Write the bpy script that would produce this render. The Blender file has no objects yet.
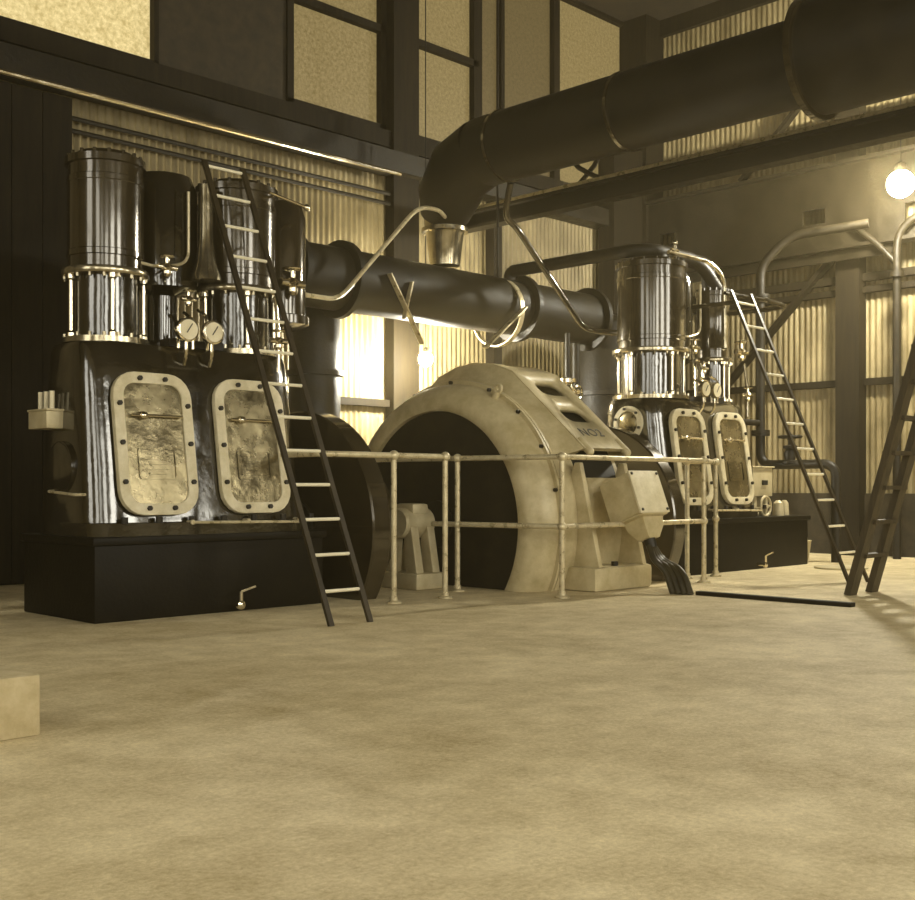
import bpy, bmesh, math, random
from mathutils import Vector, Matrix
random.seed(4)
SC = bpy.context.scene
COL = SC.collection
R = math.radians
PI = math.pi

# ------------------------------------------------------------------ materials
def new_mat(name):
    m = bpy.data.materials.new(name); m.use_nodes = True
    nt = m.node_tree
    return m, nt, nt.nodes['Principled BSDF']

def mat(name, c, rough=.5, metal=0., c2=None, scale=6., detail=6., rvar=0., bump=0., bscale=40., coat=0., stretch=None, contrast=(.35, .65), spec=.5):
    m, nt, b = new_mat(name)
    b.inputs['Roughness'].default_value = rough
    b.inputs['Metallic'].default_value = metal
    b.inputs['Base Color'].default_value = (*c, 1)
    b.inputs['Coat Weight'].default_value = coat
    b.inputs['Specular IOR Level'].default_value = spec
    b.inputs['Coat Roughness'].default_value = .08
    tc = nt.nodes.new('ShaderNodeTexCoord')
    vec = tc.outputs['Object']
    if stretch:
        mp = nt.nodes.new('ShaderNodeMapping'); mp.inputs['Scale'].default_value = stretch
        nt.links.new(vec, mp.inputs['Vector']); vec = mp.outputs['Vector']
    if c2 or rvar:
        n = nt.nodes.new('ShaderNodeTexNoise')
        n.inputs['Scale'].default_value = scale; n.inputs['Detail'].default_value = detail; n.inputs['Roughness'].default_value = .65
        nt.links.new(vec, n.inputs['Vector'])
        if c2:
            r = nt.nodes.new('ShaderNodeValToRGB')
            r.color_ramp.elements[0].position = contrast[0]; r.color_ramp.elements[1].position = contrast[1]
            r.color_ramp.elements[0].color = (*c, 1); r.color_ramp.elements[1].color = (*c2, 1)
            nt.links.new(n.outputs['Fac'], r.inputs['Fac']); nt.links.new(r.outputs['Color'], b.inputs['Base Color'])
        if rvar:
            mr = nt.nodes.new('ShaderNodeMapRange')
            mr.inputs['From Min'].default_value = .3; mr.inputs['From Max'].default_value = .7
            mr.inputs['To Min'].default_value = max(0, rough - rvar); mr.inputs['To Max'].default_value = rough + rvar
            nt.links.new(n.outputs['Fac'], mr.inputs['Value']); nt.links.new(mr.outputs['Result'], b.inputs['Roughness'])
    if bump:
        n2 = nt.nodes.new('ShaderNodeTexNoise'); n2.inputs['Scale'].default_value = bscale; n2.inputs['Detail'].default_value = 4
        nt.links.new(vec, n2.inputs['Vector'])
        bp = nt.nodes.new('ShaderNodeBump'); bp.inputs['Strength'].default_value = bump; bp.inputs['Distance'].default_value = .02
        nt.links.new(n2.outputs['Fac'], bp.inputs['Height']); nt.links.new(bp.outputs['Normal'], b.inputs['Normal'])
    return m

def emit_mat(name, c, s, c2=None, scale=14.):
    m, nt, b = new_mat(name)
    b.inputs['Base Color'].default_value = (*[x * .5 for x in c], 1)
    b.inputs['Roughness'].default_value = .6
    b.inputs['Emission Color'].default_value = (*c, 1)
    b.inputs['Emission Strength'].default_value = s
    if c2:
        tc = nt.nodes.new('ShaderNodeTexCoord'); n = nt.nodes.new('ShaderNodeTexNoise')
        n.inputs['Scale'].default_value = scale; n.inputs['Detail'].default_value = 8; n.inputs['Roughness'].default_value = .8
        r = nt.nodes.new('ShaderNodeValToRGB')
        r.color_ramp.elements[0].position = .38; r.color_ramp.elements[1].position = .62
        r.color_ramp.elements[0].color = (*c, 1); r.color_ramp.elements[1].color = (*c2, 1)
        nt.links.new(tc.outputs['Object'], n.inputs['Vector']); nt.links.new(n.outputs['Fac'], r.inputs['Fac'])
        nt.links.new(r.outputs['Color'], b.inputs['Emission Color'])
    return m

M = {}
M['enamel'] = mat('black_enamel', (.009, .0065, .002), .13, 0, (.022, .016, .006), 5, rvar=.06, bump=.30, bscale=5, coat=1.0, spec=1.0)
M['iron'] = mat('dark_iron', (.008, .006, .0022), .5, 0, (.018, .013, .005), 8, rvar=.12, bump=.15, bscale=30, spec=.35)
M['bed'] = mat('bed_paint', (.005, .0035, .001), .5, 0, (.009, .0065, .0022), 6, bump=.1, spec=.15)
M['lagging'] = mat('sheet_lagging', (.030, .022, .009), .17, .35, (.055, .040, .017), 4, rvar=.06, bump=.06, bscale=5, coat=1.0, spec=.9)
M['bright'] = mat('bright_steel', (.30, .26, .17), .2, .9, (.55, .49, .35), 7, rvar=.08)
M['duct'] = mat('duct_sheet', (.010, .0075, .003), .55, 0, (.022, .0165, .007), 3, rvar=.15, bump=.1, bscale=8, spec=.3)
M['polish'] = mat('polished_steel', (.80, .73, .56), .16, 1, rvar=.08, scale=9)
M['cream'] = mat('cream_paint', (.42, .345, .18), .42, 0, (.60, .515, .31), 5, bump=.08, bscale=25)
M['doorframe'] = mat('door_frame_paint', (.56, .49, .30), .45, 0, (.72, .65, .46), 9, bump=.1)
M['doorplate'] = mat('door_plate', (.12, .10, .055), .26, .8, (.40, .34, .20), 4, rvar=.1, bump=.35, bscale=7)
M['rotor'] = mat('rotor_plate', (.014, .010, .0035), .7, 0, (.026, .019, .007), 5, spec=.25)
M['rail'] = mat('rail_pipe', (.50, .42, .25), .32, .35, (.70, .62, .41), 14, rvar=.1)
M['corr'] = mat('corrugated_iron', (.14, .106, .043), .55, 0, (.30, .24, .12), 3, bump=.05, stretch=(1, 1, .4))
M['corr_dark'] = mat('corrugated_weathered', (.16, .12, .05), .6, 0, (.26, .20, .09), 3)
M['timber'] = mat('dark_timber', (.008, .0055, .002), .7, 0, (.018, .0125, .0045), 4, stretch=(6, 6, .6), spec=.2)
M['plinth'] = mat('tarred_brick', (.018, .013, .005), .8, 0, (.04, .029, .012), 7, bump=.3, bscale=18)
M['roof'] = mat('roof_boards', (.016, .011, .004), .8, 0, (.03, .02, .008), 4)
M['ladder'] = mat('ladder_rail', (.022, .015, .006), .45, .3, (.05, .036, .015), 6)
M['rung'] = mat('ladder_rung', (.86, .80, .60), .32, .1)  # near-white colour stands in for lamp light on the rungs
M['wood'] = mat('stepladder_wood', (.03, .021, .008), .6, 0, (.065, .047, .02), 5, stretch=(6, 6, .6))
M['block'] = mat('pale_block', (.42, .34, .18), .8, 0, (.56, .47, .28), 10, bump=.3)
M['dial'] = mat('gauge_dial', (.78, .70, .48), .4)
M['black'] = mat('black_mark', (.006, .005, .002), .6)
M['cable'] = mat('cable_sheath', (.02, .015, .006), .35, 0, (.05, .04, .018), 6)
M['pale'] = mat('pale_iron', (.50, .42, .24), .5, .2, (.62, .54, .34), 8)
M['wallplain'] = mat('limewash_wall', (.32, .26, .13), .8, 0, (.42, .35, .19), 2)
M['bulb'] = emit_mat('lamp_globe_low', (1, .93, .74), 1400)
M['bulb_high'] = emit_mat('lamp_globe_high', (1, .93, .74), 720)
M['win'] = emit_mat('frosted_window', (.085, .060, .018), 1.0, (.20, .15, .062), 26)
M['win_bright'] = emit_mat('frosted_window_bright', (.30, .225, .080), 1.0, (.62, .50, .24), 24)
M['win_dull'] = emit_mat('frosted_window_dull', (.045, .031, .010), 1.0, (.10, .073, .028), 26)
M['win_day'] = emit_mat('daylit_window', (1, .95, .8), 1.6)

def floor_mat():
    m, nt, b = new_mat('concrete_floor')
    L = nt.links.new
    tc = nt.nodes.new('ShaderNodeTexCoord')
    def noise(s, d, rough=.6):
        n = nt.nodes.new('ShaderNodeTexNoise'); n.inputs['Scale'].default_value = s; n.inputs['Detail'].default_value = d
        n.inputs['Roughness'].default_value = rough; L(tc.outputs['Object'], n.inputs['Vector']); return n
    a = noise(.9, 7, .7); g = noise(55, 5, .8); w = noise(5, 6, .7)
    r = nt.nodes.new('ShaderNodeValToRGB'); e = r.color_ramp.elements
    e[0].position = .37; e[0].color = (.32, .237, .095, 1); e[1].position = .63; e[1].color = (.84, .72, .45, 1)
    mix = nt.nodes.new('ShaderNodeMath'); mix.operation = 'MULTIPLY_ADD'; mix.inputs[1].default_value = .38
    L(a.outputs['Fac'], mix.inputs[0])
    m2 = nt.nodes.new('ShaderNodeMath'); m2.operation = 'MULTIPLY_ADD'; m2.inputs[1].default_value = .34
    L(g.outputs['Fac'], m2.inputs[0])
    m3 = nt.nodes.new('ShaderNodeMath'); m3.operation = 'MULTIPLY'; m3.inputs[1].default_value = .28
    L(w.outputs['Fac'], m3.inputs[0]); L(m3.outputs[0], m2.inputs[2]); L(m2.outputs[0], mix.inputs[2])
    L(mix.outputs[0], r.inputs['Fac']); L(r.outputs['Color'], b.inputs['Base Color'])
    b.inputs['Roughness'].default_value = .7
    bp = nt.nodes.new('ShaderNodeBump'); bp.inputs['Strength'].default_value = .25; bp.inputs['Distance'].default_value = .01
    L(g.outputs['Fac'], bp.inputs['Height']); L(bp.outputs['Normal'], b.inputs['Normal'])
    return m
M['floor'] = floor_mat()

# ------------------------------------------------------------------ mesh builder
def frame(d):
    d = Vector(d).normalized()
    up = Vector((0, 0, 1)) if abs(d.z) < .95 else Vector((1, 0, 0))
    a = d.cross(up).normalized(); b = a.cross(d).normalized()
    return a, b, d

def fillet(pts, r, n=6):
    pts = [Vector(p) for p in pts]; out = [pts[0]]
    for i in range(1, len(pts) - 1):
        p, a, c = pts[i], pts[i - 1] - pts[i], pts[i + 1] - pts[i]
        la, lc = a.length, c.length
        t = min(r, la * .48, lc * .48)
        p0, p1 = p + a / la * t, p + c / lc * t
        for k in range(n + 1):
            s = k / n
            out.append(p0 * (1 - s) ** 2 + p * 2 * s * (1 - s) + p1 * s * s)
    out.append(pts[-1]); return out

class MB:
    def __init__(s): s.v = []; s.f = []; s.mi = []; s.cur = 0
    def add(s, vs, fs):
        o = len(s.v); s.v += [tuple(v) for v in vs]
        for f in fs: s.f.append(tuple(i + o for i in f)); s.mi.append(s.cur)
        return s
    def box(s, x0, x1, y0, y1, z0, z1):
        vs = [(x, y, z) for x in (x0, x1) for y in (y0, y1) for z in (z0, z1)]
        return s.add(vs, [(0, 1, 3, 2), (4, 6, 7, 5), (0, 4, 5, 1), (2, 3, 7, 6), (0, 2, 6, 4), (1, 5, 7, 3)])
    def obox(s, c, size, rot):
        hx, hy, hz = (q / 2 for q in size); c = Vector(c)
        vs = [c + rot @ Vector((x, y, z)) for x in (-hx, hx) for y in (-hy, hy) for z in (-hz, hz)]
        return s.add(vs, [(0, 1, 3, 2), (4, 6, 7, 5), (0, 4, 5, 1), (2, 3, 7, 6), (0, 2, 6, 4), (1, 5, 7, 3)])
    def beam(s, p0, p1, w, h, ref=(0, 0, 1)):
        p0, p1 = Vector(p0), Vector(p1); d = (p1 - p0).normalized(); ref = Vector(ref)
        a = d.cross(ref).normalized(); b = a.cross(d).normalized()
        vs = []
        for p in (p0, p1):
            for sa, sb in ((-1, -1), (1, -1), (1, 1), (-1, 1)): vs.append(p + a * sa * w / 2 + b * sb * h / 2)
        return s.add(vs, [(0, 3, 2, 1), (4, 5, 6, 7), (0, 1, 5, 4), (1, 2, 6, 5), (2, 3, 7, 6), (3, 0, 4, 7)])
    def loft(s, rings, cap=True, closed=True):
        n = len(rings[0]); vs = [p for r in rings for p in r]; fs = []
        for i in range(len(rings) - 1):
            for k in range(n if closed else n - 1):
                k2 = (k + 1) % n
                fs.append((i * n + k, i * n + k2, (i + 1) * n + k2, (i + 1) * n + k))
        if cap:
            fs.append(tuple(range(n - 1, -1, -1))); fs.append(tuple((len(rings) - 1) * n + k for k in range(n)))
        return s.add(vs, fs)
    def cyl(s, p0, p1, r0, r1=None, seg=20, cap=True):
        r1 = r0 if r1 is None else r1
        p0, p1 = Vector(p0), Vector(p1); a, b, d = frame(p1 - p0)
        ring = lambda p, r: [p + (a * math.cos(2 * PI * k / seg) + b * math.sin(2 * PI * k / seg)) * r for k in range(seg)]
        return s.loft([ring(p0, r0), ring(p1, r1)], cap)
    def lathe(s, prof, o=(0, 0, 0), axis=(0, 0, 1), seg=40, cap=True):
        o = Vector(o); a, b, d = frame(axis)
        rings = [[o + d * h + (a * math.cos(2 * PI * k / seg) + b * math.sin(2 * PI * k / seg)) * r for k in range(seg)] for r, h in prof]
        return s.loft(rings, cap)
    def torus(s, o, axis, r, t, seg=40, n=10):
        o = Vector(o); a, b, d = frame(axis); vs = []; fs = []
        for k in range(seg):
            e = a * math.cos(2 * PI * k / seg) + b * math.sin(2 * PI * k / seg)
            for j in range(n):
                vs.append(o + e * (r + t * math.cos(2 * PI * j / n)) + d * t * math.sin(2 * PI * j / n))
        for k in range(seg):
            for j in range(n):
                k2, j2 = (k + 1) % seg, (j + 1) % n
                fs.append((k * n + j, k2 * n + j, k2 * n + j2, k * n + j2))
        return s.add(vs, fs)
    def tube(s, pts, r, seg=12, cap=True):
        pts = [Vector(p) for p in pts]; rs = r if isinstance(r, list) else [r] * len(pts)
        rings = []; a = None
        for i, p in enumerate(pts):
            t = (pts[min(i + 1, len(pts) - 1)] - pts[max(i - 1, 0)]).normalized()
            if a is None: a = frame(t)[0]
            a = (a - t * a.dot(t)).normalized(); b = t.cross(a)
            rings.append([p + (a * math.cos(2 * PI * k / seg) + b * math.sin(2 * PI * k / seg)) * rs[i] for k in range(seg)])
        return s.loft(rings, cap)
    def sphere(s, c, r, seg=16, n=10, sz=1.):
        prof = [(max(1e-4, r * math.sin(PI * i / n)), -r * sz * math.cos(PI * i / n)) for i in range(n + 1)]
        return s.lathe(prof, c, (0, 0, 1), seg)
    def prism(s, poly, o, ax, ay, az, d):
        """poly of (a, b) in the frame ax, ay; extruded d along az"""
        o, ax, ay, az = Vector(o), Vector(ax), Vector(ay), Vector(az)
        return s.loft([[o + ax * p + ay * q for p, q in poly], [o + ax * p + ay * q + az * d for p, q in poly]])
    def frame_ring(s, outer, inner, o, ax, ay, az, d):
        o, ax, ay, az = Vector(o), Vector(ax), Vector(ay), Vector(az); n = len(outer)
        P = lambda poly, h: [o + ax * p + ay * q + az * h for p, q in poly]
        vs = P(outer, 0) + P(inner, 0) + P(outer, d) + P(inner, d); fs = []
        for k in range(n):
            j = (k + 1) % n
            fs += [(k, n + k, n + j, j), (2 * n + k, 2 * n + j, 3 * n + j, 3 * n + k), (k, j, 2 * n + j, 2 * n + k), (n + k, 3 * n + k, 3 * n + j, n + j)]
        return s.add(vs, fs)
    def build(s, name, m, parent=None, loc=(0, 0, 0), smooth=35, cut0=None, bevel=0):
        me = bpy.data.meshes.new(name)
        me.from_pydata(s.v, [], s.f)
        mats = m if isinstance(m, (list, tuple)) else [m]
        for q in mats: me.materials.append(M[q])
        me.polygons.foreach_set('material_index', s.mi)
        bm = bmesh.new(); bm.from_mesh(me)
        bmesh.ops.recalc_face_normals(bm, faces=bm.faces[:])
        if bevel:
            es = [e for e in bm.edges if len(e.link_faces) == 2 and e.calc_face_angle(0) > R(40)]
            bmesh.ops.bevel(bm, geom=es, offset=bevel, segments=2, profile=.6, affect='EDGES', clamp_overlap=True)
        if cut0 is not None:
            r = bmesh.ops.bisect_plane(bm, geom=bm.verts[:] + bm.edges[:] + bm.faces[:], plane_co=(0, 0, cut0), plane_no=(0, 0, 1), clear_inner=True)
            es = [e for e in r['geom_cut'] if isinstance(e, bmesh.types.BMEdge)]
            bmesh.ops.holes_fill(bm, edges=es, sides=0)
        bm.to_mesh(me); bm.free()
        me.polygons.foreach_set('use_smooth', [True] * len(me.polygons))
        me.set_sharp_from_angle(angle=R(smooth))
        o = bpy.data.objects.new(name, me); COL.objects.link(o); o.location = loc
        if parent: o.parent = parent
        return o

def tag(o, label, cat, group=None):
    o['label'] = label; o['category'] = cat
    if group: o['group'] = group
    return o
def thing(name, label, cat, loc=(0, 0, 0), rz=0, group=None):
    o = bpy.data.objects.new(name, None); COL.objects.link(o); o.location = loc; o.rotation_euler = (0, 0, rz)
    o.empty_display_size = .2
    return tag(o, label, cat, group)
def struct(o): o['kind'] = 'structure'; return o

def rrect(w, h, r, n=5):
    pts = []
    for cx, cy, a0 in ((w / 2 - r, h / 2 - r, 0), (-w / 2 + r, h / 2 - r, 90), (-w / 2 + r, -h / 2 + r, 180), (w / 2 - r, -h / 2 + r, 270)):
        for k in range(n + 1):
            a = R(a0 + 90 * k / n); pts.append((cx + r * math.cos(a), cy + r * math.sin(a)))
    return pts

# ------------------------------------------------------------------ the room
XR, YB, ZC = 13.2, 9.6, 7.2          # right wall, back wall, ceiling
XL, YF = -3.0, -3.6                  # walls behind the camera
struct(MB().box(XL, XR + .2, YF, YB + .2, -.2, 0).build('floor', 'floor'))
struct(MB().box(XL, XR + .2, YF, YB + .2, ZC, ZC + .15).build('ceiling', 'roof'))

def corr_sheet(mb, axis, c, a0, a1, z0, z1, pitch=.076, amp=.010, sgn=1):
    n = int((a1 - a0) / pitch * 8); vs = []; fs = []
    for i in range(n + 1):
        a = a0 + (a1 - a0) * i / n; d = c + sgn * amp * math.sin(2 * PI * a / pitch)
        for z in (z0, z1): vs.append((a, d, z) if axis == 'x' else (d, a, z))
    for i in range(n): fs.append((2 * i, 2 * i + 2, 2 * i + 3, 2 * i + 1))
    mb.add(vs, fs)
wb = MB()
wb.cur = 0; corr_sheet(wb, 'x', YB, XL, XR, .72, 4.62)
wb.cur = 1; wb.box(XL, XR, YB - .06, YB + .12, 0, .74); wb.box(XL, XR, YB + .02, YB + .1, .74, 4.62)
wb.cur = 1
for a, b in ((5.62, 7.10), (XL, 2.6)): wb.box(a, b, YB - .01, YB + .1, 4.62, ZC)
struct(wb.build('wall_back', ['corr', 'plinth']))
wr = MB()
wr.cur = 0; corr_sheet(wr, 'y', XR, YF, YB, .72, ZC)
wr.cur = 1; wr.box(XR - .06, XR + .12, YF, YB, 0, .74); wr.box(XR + .02, XR + .1, YF, YB, .74, ZC)
struct(wr.build('wall_right', ['corr', 'plinth']))

# walls behind the camera, with tall windows
def holed(mb, axis, c0, c1, a0, a1, z0, z1, holes):
    xs = sorted({a0, a1, *[h[0] for h in holes], *[h[1] for h in holes]}); zs = sorted({z0, z1, *[h[2] for h in holes], *[h[3] for h in holes]})
    for i in range(len(xs) - 1):
        for j in range(len(zs) - 1):
            mx, mz = (xs[i] + xs[i + 1]) / 2, (zs[j] + zs[j + 1]) / 2
            if any(h[0] < mx < h[1] and h[2] < mz < h[3] for h in holes): continue
            if axis == 'x': mb.box(xs[i], xs[i + 1], c0, c1, zs[j], zs[j + 1])
            else: mb.box(c0, c1, xs[i], xs[i + 1], zs[j], zs[j + 1])
FW = [(-2.3, -.3, 1.6, 5.0), (1.2, 3.2, 1.6, 5.0), (4.9, 6.9, 1.6, 5.0), (8.6, 10.6, 1.6, 5.0)]
LW = [(-2.8, -.8, 1.6, 5.0), (.4, 2.4, 1.6, 5.0), (4.2, 6.2, 1.6, 5.0)]
m_ = MB(); holed(m_, 'x', YF - .2, YF, XL, XR, 0, ZC, FW); struct(m_.build('wall_front', 'wallplain'))
m_ = MB(); holed(m_, 'y', XL - .2, XL, YF, YB, 0, ZC, LW); struct(m_.build('wall_left', 'wallplain'))
WN = [0]
def window(axis, c, a0, a1, z0, z1, pane, bars_a=(), bars_z=(), t=.07, depth=.08, inward=1):
    WN[0] += 1
    f = MB()
    def bx(u0, u1, w0, w1, d0=-.5, d1=.5):
        if axis == 'x': f.box(u0, u1, c + d0 * depth, c + d1 * depth, w0, w1)
        else: f.box(c + d0 * depth, c + d1 * depth, u0, u1, w0, w1)
    bx(a0, a0 + t, z0, z1); bx(a1 - t, a1, z0, z1); bx(a0, a1, z0, z0 + t); bx(a0, a1, z1 - t, z1)
    for a in bars_a: bx(a - t / 2, a + t / 2, z0, z1)
    for z in bars_z: bx(a0, a1, z - t / 2, z + t / 2)
    o = struct(f.build('window_%d' % WN[0], 'timber'))
    g = MB()
    if axis == 'x': g.box(a0, a1, c + inward * .055, c + inward * .075, z0, z1)
    else: g.box(c + inward * .055, c + inward * .075, a0, a1, z0, z1)
    g.build('glass', pane, o)
    return o
window('x', YB, 2.6, 5.62, 4.74, ZC, 'win_bright', t=.05)
window('x', YB, 7.10, 8.45, 4.74, ZC, 'win', bars_z=(5.88,), t=.08)
window('x', YB, 8.83, 9.92, 4.74, ZC, 'win', bars_z=(5.88,), t=.08)
window('x', YB, 9.92, 11.38, 4.64, ZC, 'win_dull', bars_a=(10.35,), t=.06)
window('x', YB, 11.38, 12.85, 4.64, ZC, 'win', t=.05)
for h in FW: window('x', YF - .1, *h, 'win_day', bars_a=((h[0] + h[1]) / 2,), bars_z=(2.7, 3.9), inward=-1)
for h in LW: window('y', XL - .1, *h, 'win_day', bars_a=((h[0] + h[1]) / 2,), bars_z=(2.7, 3.9), inward=-1)

dr = MB()  # dark planks added to make the back wall's left end dark
for k in range(8): dr.box(2.55 + .27 * k, 2.55 + .27 * k + .262, YB - .16, YB - .12, .02, 4.2)
for z in (.3, 2.1, 3.9): dr.box(2.55, 4.70, YB - .12, YB - .08, z - .09, z + .09)
struct(dr.build('dark_boards', 'timber'))
TN = [0]
def trim(mb, m='timber', **k):
    TN[0] += 1; return struct(mb.build('trim_%d' % TN[0], m, **k))
# columns of the back wall, the corner and the right wall
for a, b in ((8.45, 8.83), (3.0, 3.3), (10.06, 10.20)): trim(MB().box(a, b, YB - .16, YB - .02, 0, 4.74 if a > 9 else ZC))
trim(MB().box(12.78, 13.18, 9.18, 9.58, 0, ZC)); trim(MB().box(12.15, 12.78, 9.24, 9.50, 0, 5.35))
for a in (6.42, 3.05, -.4): trim(MB().box(XR - .20, XR - .02, a - .15, a + .15, 0, ZC))
# back wall: sill beam, crane beam, girts
trim(MB().box(XL, 12.78, YB - .12, YB + .05, 4.56, 4.74))
trim(MB().box(XL, 12.78, YB - .28, YB - .02, 4.26, 4.48), 'iron')
trim(MB().box(XL, 8.45, YB - .09, YB - .02, 1.70, 1.78)); trim(MB().box(8.83, 12.78, YB - .09, YB - .02, 1.70, 1.78))
# right wall girts, braces, crane girder
for seg in ((YF, -.55), (-.25, 2.9), (3.2, 6.27), (6.57, 9.18)):
    trim(MB().box(XR - .09, XR - .02, *seg, 2.03, 2.11)); trim(MB().box(XR - .11, XR - .02, *seg, 3.13, 3.20)); trim(MB().box(XR - .11, XR - .02, *seg, 3.27, 3.36))
trim(MB().beam((XR - .13, 8.5, 1.75), (XR - .13, 6.5, 3.72), .05, .13, ref=(1, 0, 0)))
trim(MB().beam((XR - .13, 7.9, 4.75), (XR - .13, 6.6, 6.0), .05, .10, ref=(1, 0, 0)))
g_ = MB(); holed(g_, 'y', XR - .36, XR - .32, YF, 9.18, 3.66, 4.62, [(8.75, 9.0, 4.05, 4.2), (6.62, 6.92, 3.98, 4.16), (5.35, 5.65, 3.8, 4.05), (5.2, 5.7, 3.5, 3.66)])
g_.box(XR - .46, XR - .22, YF, 9.18, 4.62, 4.66); g_.box(XR - .46, XR - .22, YF, 9.18, 3.62, 3.66)
trim(g_, 'iron')
trim(MB().box(XR - .12, XR - .02, YF, 9.18, 5.03, 5.23)); trim(MB().box(XR - .1, XR - .02, YF, 9.18, 6.98, ZC))
# beam across the hall, from the back wall to the front wall
ib = MB(); ib.box(9.14, 9.30, YF, 9.3, 3.86, 3.89).box(9.14, 9.30, YF, 9.3, 3.69, 3.72).box(9.21, 9.23, YF, 9.3, 3.72, 3.86)
trim(ib, 'iron')

cb = thing('cross_brace', 'crossed iron bars standing on the cross beam below the duct', 'brace', (9.27, 7.42, 3.89))
MB().tube([(0, -.34, .0), (0, -.12, .10), (0, .08, .22), (0, .26, .42)], .026, 10).build('bar', 'iron', cb)
MB().tube([(.05, .30, .0), (.05, .10, .08), (.05, -.08, .22), (.05, -.22, .42)], .026, 10).build('bar', 'iron', cb)
ct = thing('darkening_tank', 'big dark upright tank added to darken the wall behind the generator and far flywheel', 'tank', (11.15, 8.62, 0))  # tank added so the wall past the generator reads dark
MB().lathe([(.36, 0), (.36, .10), (.46, .14), (.46, 2.62), (.40, 2.78), (.15, 2.90)], (0, 0, 0), (0, 0, 1), 48).build('shell', 'iron', ct)
for z in (.9, 1.9): MB().lathe([(.46, 0), (.50, .005), (.50, .055), (.46, .06)], (0, 0, z), (0, 0, 1), 48, cap=False).build('band', 'iron', ct)

# ------------------------------------------------------------------ steam engines
def sup_ring(hx, y0, y1, z, n=44, e=5.0):
    cy, hy = (y0 + y1) / 2, (y1 - y0) / 2; out = []
    for k in range(n):
        t = 2 * PI * k / n; c, s = math.cos(t), math.sin(t)
        out.append(Vector((hx * abs(c) ** (2 / e) * (1 if c > 0 else -1), cy + hy * abs(s) ** (2 / e) * (1 if s > 0 else -1), z)))
    return out

def handwheel(name, o, axis, r, parent, m='polish'):
    w = MB(); w.torus(o, axis, r, r * .14, 24, 8)
    a, b, d = frame(axis)
    for k in range(4):
        e = a * math.cos(PI * k / 2) + b * math.sin(PI * k / 2)
        w.cyl(Vector(o), Vector(o) + e * r, r * .1, seg=8)
    w.cyl(Vector(o) - d * r * .25, Vector(o) + d * r * .25, r * .25, seg=10)
    return w.build(name, m, parent)

def bolt_ring(mb, c, r, n, z0, z1, rb=.012, ph=0):
    for k in range(n):
        a = 2 * PI * (k + ph) / n
        p = Vector(c) + Vector((r * math.cos(a), r * math.sin(a), 0))
        mb.cyl((p.x, p.y, z0), (p.x, p.y, z1), rb, seg=6)

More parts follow.
